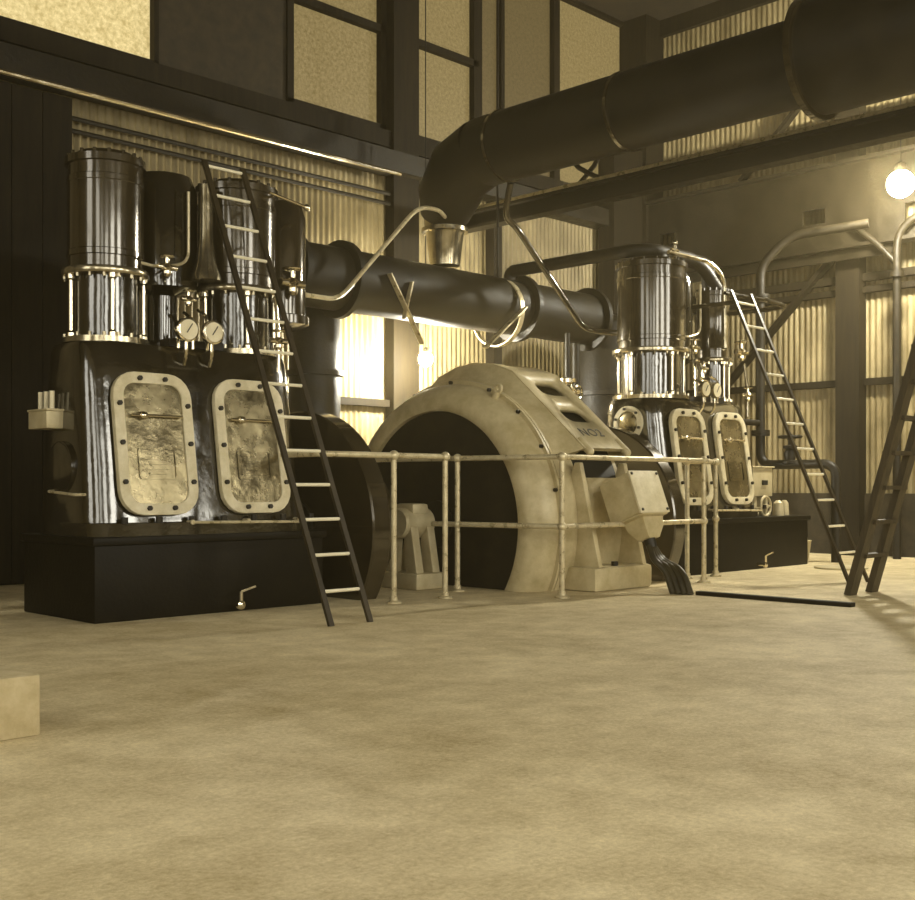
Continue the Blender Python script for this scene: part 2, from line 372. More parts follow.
def make_engine(label, loc, zt, c1, c2, bed_x1, first):
    """local frame: x along the crankshaft, -y is the front; zt = top of crankcase"""
    E = thing('steam_engine', label, 'engine', loc)
    bed = MB().box(-.93, bed_x1, -.55, .42, 0, .50)
    bed.box(-.95, bed_x1 + .02, -.575, .44, .47, .52).build('bedplate', 'bed', E, bevel=.012)
    lean = .15
    yf = lambda z: -.50 + lean * (z - .52)
    cc = MB(); zs = [.52, .60, .605, .9, 1.2, 1.5, zt - .05, zt - .01, zt]
    rings = []
    for i, z in enumerate(zs):
        tp = (z - .52) / (zt - .52)
        xl, xr = -.91 + .05 * tp, .80 - .05 * tp
        ff = -.545 if i < 2 else yf(z)
        if i == len(zs) - 2: xl += .012; xr -= .012; ff += .012
        if i == len(zs) - 1: xl += .05; xr -= .05; ff += .05
        rings.append([p + Vector(((xl + xr) / 2, 0, 0)) for p in sup_ring((xr - xl) / 2, ff, min(.40, -ff), z)])
    cc.loft(rings); case = cc.build('crankcase', 'enamel', E, smooth=40)
    for k in range(7): MB().cyl((-.72 + .24 * k, -.53, .60), (-.72 + .24 * k, -.53, .64), .022, seg=6).build('foundation_bolt', 'iron', case)
    # crankcase doors
    th = math.atan(lean); up = Vector((0, math.sin(th), math.cos(th))); out = Vector((0, -math.cos(th), math.sin(th))); ax = Vector((1, 0, 0))
    for i, cx in enumerate((-.455, .285)):
        zc = 1.10; o = Vector((cx, yf(zc) - .006, zc))
        d = MB(); d.prism(rrect(.50, .86, .14), o, ax, up, out, .030)
        door = d.build('inspection_door', 'doorplate', E)
        MB().frame_ring(rrect(.56, .92, .16), rrect(.415, .775, .085), o, ax, up, out, .042).build('door_frame', 'doorframe', door, bevel=.005)
        for bx_, bz_ in ((-.09, .418), (.09, .418), (-.243, .25), (.243, .25), (-.243, 0), (.243, 0), (-.243, -.25), (.243, -.25), (-.09, -.418), (.09, -.418)):
            p = o + ax * bx_ + up * bz_ + out * .040
            MB().cyl(p, p + out * .022, .0165, seg=6).build('bolt', 'iron', door)
        hz = .175
        p = o + up * hz + out * .055
        h = MB().cyl(p - ax * .17, p + ax * .19, .011, seg=10)
        h.lathe([(.004, -.03), (.024, -.02), (.028, 0), (.024, .02), (.004, .03)], p - ax * .09, ax, 14)
        h.cyl(p - ax * .09, p - ax * .09 - out * .03, .014, seg=10); h.cyl(p + ax * .17, p + ax * .17 - out * .03, .012, seg=10)
        h.build('handle', 'polish', door)
        p = o - up * .13 + out * .030
        nb = MB(); nb.frame_ring(rrect(.27, .20, .02), rrect(.25, .18, .015), p, ax, up, out, .008)
        for r_ in range(5):
            w_ = .10 + .02 * ((r_ * 7 + i * 3) % 4)
            nb.prism(rrect(w_ * 1.3, .013, .005, 2), p + up * (.064 - .032 * r_), ax, up, out, .006)
        nb.build('raised_nameplate', 'doorplate', door)
    # cylinders
    def stack(c, nrod, ztop, wide):
        (x, r) = c; z1 = zt; z2 = zt + .44
        lf = MB(); lf.lathe([(r * 1.0, z1), (r * 1.0, z1 + .035)], (x, 0, 0)); bolt_ring(lf, (x, 0, 0), r * .94, 18, z1 + .035, z1 + .06)
        lf.build('lower_flange', 'bright', E)
        core = MB().lathe([(r * .78, z1 + .03), (r * .78, z2)], (x, 0, 0))
        for k in range(nrod):
            a = 2 * PI * (k + .5) / nrod
            q = MB(); p = Vector((x + r * .88 * math.cos(a), r * .88 * math.sin(a), 0))
            q.lathe([(.028, z1 + .035), (.028, z1 + .06), (.016, z1 + .075), (.016, z2 - .04), (.028, z2 - .03), (.028, z2)], p, (0, 0, 1), 14)
            q.build('tie_rod', 'polish', E)
        core.build('distance_piece', 'enamel', E)
        uf = MB().lathe([(r, z2), (r * 1.02, z2 + .01), (r * 1.02, z2 + .035), (r, z2 + .045)], (x, 0, 0)); bolt_ring(uf, (x, 0, 0), r * .94, 18, z2 - .025, z2)
        uf.build('upper_flange', 'bright', E)
        cy = MB(); rb = r * wide
        prof = [(rb * .97, z2 + .045), (rb * .97, z2 + .12), (rb, z2 + .125), (rb, z2 + .16), (rb * .985, z2 + .165), (rb * .985, ztop - .2), (rb, ztop - .195), (rb, ztop - .16), (rb * .97, ztop - .155), (rb * .97, ztop - .08), (rb * 1.04, ztop - .075), (rb * 1.04, ztop - .03), (rb * .8, ztop - .02), (rb * .74, ztop + .01), (rb * .2, ztop + .03)]
        cy.lathe(prof, (x, 0, 0))
        bolt_ring(cy, (x, 0, 0), rb * .93, 16, ztop - .03, ztop); cy.build('cylinder', 'lagging', E)
        return z2
    z2 = stack(c1, 5, 3.0, .90)
    stack(c2, 5, 2.99 if first else 2.86, .96 if first else .86)
    # valve chest between the cylinders
    vr = .24 if first else .17
    vx = (c1[0] + c1[1] * .9 + c2[0] - c2[1] * .9) / 2
    MB().lathe([(.14, zt), (.14, zt + .06), (.10, zt + .08), (.10, z2 - .05), (vr, z2), (vr, 2.88), (vr - .04, 2.98), (.06, 3.02)], (vx, .14, 0)).build('valve_chest', 'enamel', E)
    if not first: MB().tube(fillet([(c1[0] + c1[1] * .5, .05, 2.9), (c1[0] + c1[1] * .5, .05, 3.12), (c2[0], .05, 3.12), (c2[0], .05, 2.84)], .16), .075, 16).build('steam_pipe', 'iron', E)
    MB().tube(fillet([(vx + .05, -.12, 2.85), (vx + .05, -.12, 2.36), (vx - .18, -.12, 2.30), (c1[0], -c1[1] * .80, 2.31)], .09), .011, 8).build('drain_pipe', 'rail', E)
    # gauges
    for gx in (-.20, -.005):
        zg = zt + .10
        g = MB().lathe([(.075, 0), (.080, .01), (.080, .045), (.066, .05)], (gx, yf(zt) - .06, zg), (0, -1, 0), 28)
        gg = g.build('pressure_gauge', 'polish', E)
        MB().lathe([(.066, 0), (.066, .004)], (gx, yf(zt) - .109, zg), (0, -1, 0), 28).build('dial', 'dial', gg)
        MB().beam((gx - .015, yf(zt) - .116, zg - .02), (gx + .025, yf(zt) - .116, zg + .04), .006, .003, ref=(0, 1, 0)).build('needle', 'black', gg)
        MB().tube(fillet([(gx, yf(zt) - .08, zg - .075), (gx, yf(zt) - .08, zg - .16), (gx + .02, yf(zt) - .02, zg - .22)], .05), .013, 10).build('gauge_stem', 'polish', gg)
    # valves on the front of the cylinders and small pipes
    def cock(x, y, z, s, nm='valve'):
        b = MB(); b.lathe([(.02 * s, -.07 * s), (.035 * s, -.05 * s), (.035 * s, -.03 * s), (.02 * s, -.02 * s), (.045 * s, .0), (.02 * s, .03 * s), (.02 * s, .07 * s)], (x, y, z), (0, 0, 1), 16)
        b.cyl((x - .08 * s, y, z), (x + .08 * s, y, z), .022 * s, seg=12)
        v = b.build(nm, 'polish', E); handwheel('handwheel', (x, y, z + .08 * s), (0, 0, 1), .05 * s, v)
        return v
    cock(c2[0] + c2[1] + .06, -.18, z2 + .12, 1.3)
    cock(c1[0] + c1[1] + .05, -.22, z2 + .09, .9)
    cock(c2[0] + .12, -.34, zt + .10, .9)
    cock(vx, -.20, zt + .34, .7)
    t = MB().cyl((c2[0] + .12, -.34, zt - .12), (c2[0] + .12, -.34, zt + .04), .014, seg=8); t.cyl((c2[0] + .12, -.34, zt + .16), (c2[0] + .12, -.30, zt + .42), .014, seg=8)
    t.build('drain_pipe', 'polish', E)
    for k in range(3):
        x = vx - .14 + .11 * k
        MB().tube(fillet([(x, -.30, zt - .01), (x, -.30, zt + .16 + .03 * k), (x + .02, -.16, zt + .22 + .03 * k)], .05), .012, 8).build('oil_pipe', 'polish', E)
    b = MB().box(vx - .2, vx + .22, -.29, -.17, zt, zt + .05); b.build('pipe_clip', 'iron', E)
    # lever rod low on the front, drain cock on the bed
    r_ = MB().cyl((-.25, -.56, .60), (.62, -.56, .585), .010, seg=8)
    for x in (-.25, .18, .60): r_.cyl((x, -.56, .6), (x, -.50, .6), .016, seg=8)
    r_.build('lever_rod', 'rail', E)
    cx = .06 if first else .55
    dc = MB().lathe([(.018, 0), (.018, .07), (.03, .075), (.03, .10), (.012, .11)], (cx, -.55, .05), (0, -1, 0), 12)
    dc.cyl((cx, -.64, .055), (cx, -.64, .14), .013, seg=8); dc.beam((cx, -.64, .14), (cx + .10, -.66, .17), .02, .014)
    dc.build('drain_cock', 'polish', E)
    return E, yf, zt, vx

E1, yf1, zt1, vx1 = make_engine('large black steam engine with tall thin ladder leaning on its front, at left', (4.285, 7.0, 0), 1.76, (-.565, .275), (.46, .30), .815, True)
# extra parts of the left engine
q = MB().lathe([(.105, 0), (.10, .04), (.07, .12), (.05, .30), (.045, .66)], (.10, -.16, 2.25), (0, 0, 1), 24); q.build('flared_pipe', 'bright', E1)
q = MB().lathe([(.10, 2.0), (.20, 2.04), (.20, 2.10), (.175, 2.11), (.175, 2.84), (.14, 2.95), (.05, 2.98)], (.90, .05, 0)); rc = q.build('receiver', 'lagging', E1)
MB().cyl((.66, 0, 1.68), (.80, 0, 2.05), .06, seg=14).build('receiver_bracket', 'iron', E1)
q = MB().cyl((.50, -.34, 2.90), (.86, -.30, 2.86), .012, seg=8).sphere((.86, -.30, 2.86), .026); q.cyl((.56, -.335, 2.89), (.56, -.2, 2.89), .01, seg=8); q.build('hand_bar', 'polish', E1)
ob = MB().box(-.99, -.875, -.04, .22, 1.20, 1.31); ob.box(-.995, -.87, -.05, .23, 1.31, 1.325); obx = ob.build('oil_box', 'pale', E1, bevel=.006)
for k in range(3): MB().cyl((-.93, .01 + .08 * k, 1.325), (-.93, .01 + .08 * k, 1.44), .016, seg=10).build('sight_glass', 'dial', obx)
q = MB().lathe([(.17, 0), (.17, .03), (.15, .035)], (-.88, -.05, .95), (-1, 0, 0), 28); q.build('end_cover', 'enamel', E1)
MB().tube(fillet([(-.87, -.32, .78), (-.94, -.32, .78), (-.94, .05, .80), (-.87, .05, .80)], .03), .010, 8).build('end_grab_rail', 'rail', E1)

E2, yf2, zt2, vx2 = make_engine('black and polished steam engine behind the pale generator, second ladder against it', (9.685, 6.55, 0), 1.66, (-.48, .37), (.60, .20), 1.575, False)
# round cover on the end facing the generator
rcv = MB().lathe([(.165, 0), (.165, .03), (.115, .035), (.11, .02)], (-.86, -.02, 1.42), (-1, .0, 0), 36).build('round_cover', 'doorframe', E2)
MB().lathe([(.11, .02), (.09, .035), (.03, .045)], (-.86, -.02, 1.42), (-1, .0, 0), 30).build('cover_disc', 'doorplate', rcv)
for k in range(6):
    a = 2 * PI * k / 6 + .3
    MB().cyl((-.88, -.02 + .14 * math.cos(a), 1.42 + .14 * math.sin(a)), (-.91, -.02 + .14 * math.cos(a), 1.42 + .14 * math.sin(a)), .014, seg=6).build('bolt', 'iron', rcv)
q = MB().tube(fillet([(-.6, 1.75, 2.95), (-.6, 1.75, 3.12), (-.5, .05, 3.14), (.32, -.02, 3.12), (.62, -.08, 2.80)], .24, 8), .065, 16); q.build('steam_pipe', 'iron', E2)
q = MB().tube(fillet([(-.6, -.28, 3.04), (.05, -.32, 3.03), (.26, -.35, 2.90), (.28, -.35, 2.2)], .14, 8), .02, 10); q.build('drain_pipe', 'polish', E2)
q = MB().cyl((-.38, -.2, 3.02), (-.38, -.2, 3.16), .02, seg=10).cyl((-.44, -.2, 3.1), (-.32, -.2, 3.1), .014, seg=8).sphere((-.38, -.2, 3.17), .03); q.build('relief_valve', 'polish', E2)
q = MB().tube(fillet([(.14, -.05, 2.62), (.14, -.83, 2.62), (.66, -.83, 2.60), (.66, -.1, 2.60)], .12), .022, 10).cyl((-.5, -.83, 2.60), (.18, -.83, 2.62), .018, seg=10); q.build('platform_rail', 'lagging', E2)
# pumps on the long end of the bed
q = MB().box(1.02, 1.42, -.22, .12, .72, 1.02).box(1.00, 1.44, -.24, .14, 1.02, 1.04).box(1.08, 1.14, -.2, .1, .52, .72).box(1.30, 1.36, -.2, .1, .52, .72)
pb = q.build('pump_casing', 'pale', E2, bevel=.01)
MB().box(1.20, 1.30, -.235, -.22, .84, .89).build('slot', 'black', pb)
handwheel('flywheel', (1.0, -.38, .62), (0, -1, .0), .10, E2, 'pale')
for px_, py_, r0 in ((1.22, -.40, .06), (1.42, -.36, .05)): MB().lathe([(r0, .52), (r0 * .85, .65), (.02, .68)], (px_, py_, 0), (0, 0, 1), 16).build('pump_valve', 'pale', E2)

# ------------------------------------------------------------------ flywheels, coupling, bearing
def flywheel(label, x0, w, yc, zc, r, lx):
    F = thing('flywheel', label, 'flywheel', (x0, yc, 0))
    rim = MB().lathe([(r * .90, 0), (r - .012, 0), (r, .012), (r, w - .012), (r - .012, w), (r * .90, w)], (0, 0, zc), (1, 0, 0), 96)
    rim.build('rim', 'lagging', F, cut0=.001)
    MB().lathe([(r * .905, .022), (r * .905, w - .02)], (0, 0, zc), (1, 0, 0), 96).build('disc', 'rotor', F, cut0=.001)
    MB().lathe([(.20, -.02), (.20, .03), (.13, .03)], (0, 0, zc), (1, 0, 0), 40).lathe([(.20, w - .03), (.20, w + .02), (.12, w + .03)], (0, 0, zc), (1, 0, 0), 40).build('hub', 'iron', F)
    MB().cyl((lx[0], 0, zc), (lx[1], 0, zc), .075, seg=28).build('shaft', 'polish', F)
    return F
FW1 = flywheel('dark flywheel disc behind the ladder, between left engine and bearing stand', 5.41, .17, 7.16, .51, .90, (-.31, .78))
flywheel('dark flywheel beside the far engine, half hidden by the pale generator', 8.32, .16, 6.55, .50, .88, (-.30, .40))
MB().lathe([(.50, .47), (.52, .485), (.52, .555), (.50, .57)], (0, 0, .51), (1, 0, 0), 64).build('coupling_disc', 'lagging', FW1, cut0=.001)
MB().lathe([(.21, .40), (.21, .47)], (0, 0, .51), (1, 0, 0), 32).build('coupling_hub', 'polish', FW1)

B = thing('bearing_pedestal', 'pale A-shaped bearing stand in front of the dark rotor disc', 'bearing', (6.40, 6.93, 0))
MB().box(-.17, .17, -.24, .24, 0, .13).build('sole_plate', 'pale', B, bevel=.02)
for sx in (-.09, .09):
    q = MB().prism([(-.20, .13), (-.07, .13), (-.05, .40), (-.09, .52), (-.13, .50)], (sx - .04, 0, 0), (0, 1, 0), (0, 0, 1), (1, 0, 0), .08)
    q.prism([(.20, .13), (.07, .13), (.05, .40), (.09, .52), (.13, .50)], (sx - .04, 0, 0), (0, 1, 0), (0, 0, 1), (1, 0, 0), .08)
    q.build('pedestal_leg', 'pale', B, bevel=.008)
MB().lathe([(.11, -.16), (.125, -.14), (.125, .14), (.11, .16)], (0, 0, .53), (1, 0, 0), 32).build('bearing_shell', 'pale', B)
MB().box(-.09, .09, -.11, .11, .60, .69).build('bearing_cap', 'pale', B, bevel=.03)

# ------------------------------------------------------------------ generator
YG, ZG = 7.0, .51
G = thing('generator', 'large pale round generator marked NO2 with dark rotor disc', 'generator', (7.2, YG, 0))
X = lambda x: x - 7.2
es = MB().lathe([(.955, X(6.80)), (.955, X(6.715)), (.975, X(6.70)), (1.06, X(6.715)), (1.13, X(6.76)), (1.175, X(6.84)), (1.19, X(6.93))], (0, 0, ZG), (1, 0, 0), 120, cap=False)
es.build('end_shield', 'cream', G, cut0=.001, smooth=50)
fl = MB().lathe([(1.10, X(6.93)), (1.225, X(6.93)), (1.225, X(6.955)), (1.10, X(6.955))], (0, 0, ZG), (1, 0, 0), 120, cap=False)
fl.lathe([(1.10, X(6.965)), (1.225, X(6.965)), (1.225, X(6.99)), (1.10, X(6.99))], (0, 0, ZG), (1, 0, 0), 120, cap=False)
fl.build('joint_flange', 'cream', G, cut0=.001)
for a in (32, 50, 68, 90, 112, 130, 148, 14):
    p = Vector((X(6.93), -1.205 * math.cos(R(a)), ZG + 1.205 * math.sin(R(a))))
    MB().cyl(p - Vector((.025, 0, 0)), p, .016, seg=6).build('bolt', 'iron', G)
MB().lathe([(1.195, X(6.985)), (1.195, X(7.80)), (1.16, X(7.84)), (.5, X(7.86))], (0, 0, ZG), (1, 0, 0), 120).build('stator_frame', 'cream', G, cut0=.001, smooth=40)
MB().lathe([(.952, X(6.76)), (.952, X(6.79))], (0, 0, ZG), (1, 0, 0), 100).build('rotor_disc', 'rotor', G, cut0=.001)
MB().lathe([(.20, X(6.74)), (.20, X(6.76)), (.14, X(6.765))], (0, 0, ZG), (1, 0, 0), 40).build('rotor_hub', 'iron', G)
# hood: flat sloping plates with vent slots
def pol(a, r): return Vector((0, -r * math.cos(R(a)), ZG + r * math.sin(R(a))))
XH0, XH1 = X(7.20), X(7.79)
ang = [27, 71, 81, 90, 99, 109, 153]; ro, ri = 1.375, 1.33
RO = [1.385, 1.375, 1.392, 1.398, 1.392, 1.375, 1.385]
hood = MB()
outp = [pol(a, r) for a, r in zip(ang, RO)]; inp = [pol(a, r - .05) for a, r in zip(ang, RO)]
loop = [(p.y, p.z) for p in outp] + [(p.y, p.z) for p in reversed(inp)]
hood.prism(loop, (XH0, 0, 0), (0, 1, 0), (0, 0, 1), (1, 0, 0), XH1 - XH0)
hd = hood.build('hood', 'cream', G)
p25, p75 = outp[0], outp[1]; sl = (p75 - p25).normalized(); nn = Vector((0, -sl.z, sl.y)); L_ = (p75 - p25).length
xm = (XH0 + XH1) / 2
cut = MB()
slots = []
for s in (.44, .80): slots.append((p25 + sl * s, sl, nn))
slots.append((Vector((0, -.20, outp[2].z)), Vector((0, 1, 0)), Vector((0, 0, 1))))
slots.append((Vector((0, .20, outp[2].z)), Vector((0, 1, 0)), Vector((0, 0, 1))))
for p, sdir, n_ in slots:
    cut.prism(rrect(.33, .19, .08), Vector((xm, 0, 0)) + p - n_ * .25, (1, 0, 0), sdir, n_, .40)
co = cut.build('cutter', 'iron', G)
md = hd.modifiers.new('slots', 'BOOLEAN'); md.object = co; md.operation = 'DIFFERENCE'; md.solver = 'EXACT'
bpy.context.view_layer.update()
dg = bpy.context.evaluated_depsgraph_get()
nm_ = bpy.data.meshes.new_from_object(hd.evaluated_get(dg)); hd.modifiers.clear(); hd.data = nm_
bpy.data.objects.remove(co, do_unlink=True)
# rolled tips of the hood edge ribs and side cheeks
def hood_r(a):
    for k in range(len(ang) - 1):
        if ang[k] - 1e-6 <= a <= ang[k + 1] + 1e-6:
            p, q = outp[k], outp[k + 1]; d = Vector((-math.cos(R(a)), math.sin(R(a))))
            p2, q2 = Vector((p.y, p.z - ZG)), Vector((q.y, q.z - ZG)); e = q2 - p2
            return (p2.x * e.y - p2.y * e.x) / (d.x * e.y - d.y * e.x)
hs = [27 + 126 * k / 84 for k in range(85)]
for x0, x1, nm in ((X(6.985), XH0 + .004, 'front'), (X(7.86), XH1 - .004, 'rear')):
    rr = []
    for f in (0, .35, .7, 1):
        rr.append([Vector((x0 + (x1 - x0) * (1 - (1 - f) ** 1.6), 0, 0)) + pol(a, 1.185 + (hood_r(a) - .004 - 1.185) * f) for a in hs])
    rr.append([Vector((x1, 0, 0)) + pol(a, 1.19) for a in hs])
    MB().loft(rr, cap=False, closed=False).build('hood_cheek', 'cream', hd, smooth=50)
MB().lathe([(1.200, XH0 + .03), (1.200, XH1 - .04)], (0, 0, ZG), (1, 0, 0), 90).build('dark_slot_backing', 'black', G, cut0=.9)  # black skin under the hood, paints the shade inside the vent slots
for x in (XH0, XH1 - .10):
    for sg in (1, -1):
        p = pol(27.5, 1.365); p.y *= sg; d = Vector((0, -sl.y * sg, -sl.z))
        q = MB().cyl(Vector((x + .05, 0, 0)) + p - d * .10, Vector((x + .05, 0, 0)) + p + d * .05, .034, seg=14).sphere(Vector((x + .05, 0, 0)) + p + d * .05, .034)
        q.build('hood_tip', 'cream', hd, smooth=50)
# number painted on the sloping plate
tx = bpy.data.curves.new('lettering', 'FONT'); tx.body = 'NO2'; tx.size = .135; tx.extrude = .0012; tx.align_x = 'CENTER'; tx.align_y = 'CENTER'; tx.space_character = 1.1; tx.offset = 0
to = bpy.data.objects.new('lettering_curve', tx); COL.objects.link(to); bpy.context.view_layer.update()
tm = bpy.data.meshes.new_from_object(to.evaluated_get(bpy.context.evaluated_depsgraph_get())); bpy.data.objects.remove(to, do_unlink=True)
lo = bpy.data.objects.new('lettering', tm); COL.objects.link(lo); tm.materials.clear(); tm.materials.append(M['black']); lo.parent = hd
mt = Matrix.Identity(4)
for i in range(3): mt[i][0] = (1, 0, 0)[i]; mt[i][1] = sl[i]; mt[i][2] = nn[i]; mt[i][3] = (Vector((xm - .02, 0, 0)) + p25 + sl * .20 + nn * .002)[i]
lo.matrix_local = mt
# lifting lug
p = pol(62, 1.19); n2 = Vector((0, -math.cos(R(62)), math.sin(R(62))))
q = MB().cyl(Vector((X(6.88), 0, 0)) + p - n2 * .02, Vector((X(6.88), 0, 0)) + p + n2 * .05, .03, seg=14).torus(Vector((X(6.88), 0, 0)) + p + n2 * .075, (1, 0, 0), .032, .013, 20, 8)
q.build('lifting_eye', 'cream', G)
# feet and slanting ribs
for sg in (-1, 1):
    y0, y1 = sorted((sg * 1.42, sg * 1.02))
    q = MB().box(X(7.10), X(7.86), y0, y1, 0, .19); ft = q.build('foot', 'cream', G, bevel=.03)
    for x in (7.22, 7.44): MB().cyl((X(x), sg * 1.35, .19), (X(x), sg * 1.35, .225), .03, seg=6).build('foot_bolt', 'iron', ft)
    for x in (7.16, 7.74):
        q = MB().prism([(sg * 1.16, 1.02), (sg * 1.21, 1.02), (sg * 1.41, .19), (sg * 1.02, .19), (sg * 1.0, .60)], (X(x), 0, 0), (0, 1, 0), (0, 0, 1), (1, 0, 0), .05)
        q.build('foot_rib', 'cream', G, bevel=.006)
# terminal box with sealing chamber and cables
tb = R(21); bu = Vector((0, math.sin(tb), math.cos(tb))); bo = Vector((0, -math.cos(tb), math.sin(tb)))
rot = Matrix(((1, 0, 0), (0, -bo.y, bu.y), (0, -bo.z, bu.z)))
cbx = Vector((X(7.485), 5.36 - YG, .785)) - bo * .15
bxm = MB().obox(cbx, (.37, .30, .335), rot); bx_o = bxm.build('terminal_box', 'cream', G, bevel=.008)
lid = MB().obox(cbx + bo * .158, (.385, .018, .35), rot).build('lid', 'doorframe', bx_o, bevel=.004)
for sx in (-.165, .165):
    for sz in (-.15, .15):
        p = cbx + bo * .166 + Vector((sx, 0, 0)) + bu * sz
        MB().cyl(p, p + bo * .010, .012, seg=6).build('screw', 'iron', bx_o)
q = MB(); c0 = cbx - bu * .165 + bo * .03
secs = []
for h, w, d in ((0, .17, .13), (-.02, .17, .13), (-.03, .135, .10), (-.10, .125, .09), (-.19, .07, .055)):
    c_ = c0 + bu * h; secs.append([c_ + Vector((sx * w, 0, 0)) + bo * (sy * d) for sx, sy in ((-1, -1), (1, -1), (1, 1), (-1, 1))])
q.loft(secs); sc_ = q.build('sealing_chamber', 'cream', bx_o, bevel=.008)
gp = c0 - bu * .19
MB().cyl(gp + bu * .01, gp - bu * .07, .05, .042, seg=18).build('cable_gland', 'iron', bx_o)
for k in range(4):
    s = (k - 1.5)
    e = Vector((X(7.44) + .012 * s, 5.03 - YG - .045 * s, .0))
    st = gp - bu * .05 + Vector((s * .016, 0, 0))
    MB().tube(fillet([st, st - bu * .12 + Vector((s * .02, -.02, 0)), Vector((e.x + .03, e.y + .07, .18)), e + Vector((0, -.02, .004))], .16, 8), .026, 12).build('cable', 'cable', G)

# ------------------------------------------------------------------ guard rails
def guard(label, posts, rails, ends=()):
    g = thing('guard_rail', label, 'railing', (posts[0][0], posts[0][1], 0)); o = Vector((posts[0][0], posts[0][1], 0))
    for (x, y) in posts:
        p = Vector((x, y, 0)) - o
        q = MB().cyl(p, p + Vector((0, 0, 1.05)), .021, seg=16)
        q.lathe([(.055, 0), (.055, .012), (.03, .02), (.028, .05)], p, (0, 0, 1), 18)
        q.sphere(p + Vector((0, 0, 1.05)), .037)
        if len(posts) > 2: q.sphere(p + Vector((0, 0, .53)), .034)
        q.build('post', 'rail', g)
    for pts, z in rails:
        MB().tube(fillet([Vector((x, y, z)) - o for x, y in pts], .05, 4), .021, 12).build('top_rail' if z > .8 else 'middle_rail', 'rail', g)
    return g
guard('short pipe guard rail with two posts in front of the dark flywheel', [(5.46, 6.10), (5.97, 6.10)], [([(4.80, 6.52), (4.80, 6.10), (6.0, 6.10)], 1.05)])
guard('long pipe guard rail with five posts around the pale generator', [(6.42, 6.42), (6.60, 5.50), (8.50, 5.50), (9.16, 5.80), (8.74, 5.83)],
      [([(6.30, 7.25), (6.42, 6.42), (6.60, 5.50), (8.50, 5.50), (9.16, 5.80), (8.74, 5.83)], 1.05), ([(6.37, 6.66), (6.42, 6.42), (6.60, 5.50), (8.50, 5.50)], .53)])

# ------------------------------------------------------------------ ladders
def ladder(label, foot, top, w, n, z0, dz):
    t = thing('ladder', label, 'ladder', foot); d = Vector(top) - Vector(foot)
    for s in (0, w):
        MB().beam((s, 0, .0), (s + d.x, d.y, d.z), .022, .036, ref=(1, 0, 0)).build('rail', 'ladder', t)
    for k in range(n):
        f = (z0 + dz * k) / d.z
        if f > 1: break
        MB().cyl((d.x * f - .012, d.y * f, d.z * f), (w + d.x * f + .012, d.y * f, d.z * f), .011, seg=10).build('rung', 'rung', t)
    return t
ladder('tall thin ladder leaning on the left engine, feet on open floor', (4.30, 5.36, 0), (4.255, 6.66, 3.02), .305, 14, .20, .214)
ladder('dark ladder leaning on the far engine, beside the vertical pipe', (9.20, 4.52, 0), (9.20, 5.665, 2.62), .34, 12, .26, .225)

S = thing('stepladder', 'dark wooden stepladder at the right edge, standing on the floor', 'stepladder', (8.33, 4.09, 0))
for s in (0, .36): MB().beam((s, 0, 0), (s + .02, -.66, 2.35), .05, .115, ref=(1, 0, 0)).build('front_rail', 'wood', S)
for k in range(8):
    f = (.30 + .26 * k) / 2.35
    MB().box(.0, .38, -.66 * f - .05, -.66 * f + .05, .30 + .26 * k - .015, .30 + .26 * k + .015).build('tread', 'wood', S)
for s in (.03, .33): MB().beam((s, -1.20, 0), (s, -.72, 2.33), .04, .07, ref=(1, 0, 0)).build('back_leg', 'wood', S)
MB().beam((.03, -1.035, .8), (.33, -1.035, .8), .02, .07).build('back_brace', 'wood', S)
MB().box(-.03, .42, -.82, -.58, 2.33, 2.37).build('top_step', 'wood', S, bevel=.005)

# ------------------------------------------------------------------ exhaust duct and mains overhead
D = thing('exhaust_duct', 'huge dark overhead duct crossing the hall above the generator', 'duct', (7.95, 7.5, 4.02))
ring = lambda y, r: None
dp = [(0, -11, 0), (0, -3.35, 0)]
MB().tube([(0, YF - 7.49, 0), (0, -3.32, 0)], .42, 48).build('wide_section', 'duct', D)
MB().tube([(0, -3.34, 0), (0, .10, 0)], .325, 48).build('duct_section', 'duct', D)
MB().tube([(0, .09, 0), (.02, .42, -.10), (.10, .68, -.30), (.17, .80, -.46)], [.325, .33, .31, .25], 48).build('elbow', 'duct', D)
for y in (-3.33, -1.6, -.2):
    MB().lathe([(.32, -.02), (.337, -.015), (.337, .015), (.32, .02)] if y > -3 else [(.41, -.03), (.455, -.025), (.455, .025), (.41, .03)], (0, y, 0), (0, 1, 0), 48, cap=False).build('band', 'lagging', D)
for y in (-9.5, -6.5):
    MB().cyl((0, y, .36), (0, y, ZC - 4.02), .018, seg=8).build('hanger_rod', 'iron', D)
V = Vector((.17, .80, -1.02))
MB().lathe([(.135, .04), (.15, .05), (.19, .36), (.20, .38), (.235, .385), (.235, .425), (.205, .43), (.215, .60)], V, (0, 0, 1), 32).build('tapered_outlet', 'bright', D)
A = thing('exhaust_main', 'thick dark horizontal pipe running behind the generator', 'pipe', (7.9, 8.3, 2.74))
MB().cyl((-2.2, 0, 0), (2.55, 0, 0), .29, seg=40).build('pipe', 'duct', A)
for x in (-1.75, -1.15, 1.3, 2.5): MB().lathe([(.29, -.035), (.36, -.03), (.36, .03), (.29, .035)], (x, 0, 0), (1, 0, 0), 40).build('flange', 'iron', A)
MB().tube(fillet([(-2.18, 0, 0), (-2.65, 0, .02), (-2.75, -.7, .0), (-2.85, -1.05, 0)], .3, 8), .21, 28).build('branch_pipe', 'duct', A)
for x in (-2.0, 2.3):
    MB().cyl((x, 0, -.25), (x, 0, -2.74), .05, seg=14).build('support_post', 'iron', A)
H = thing('pipe_hanger', 'round iron hoop hanger around the thick pipe with a slanting arm', 'hanger', (8.9, 8.3, 2.66))
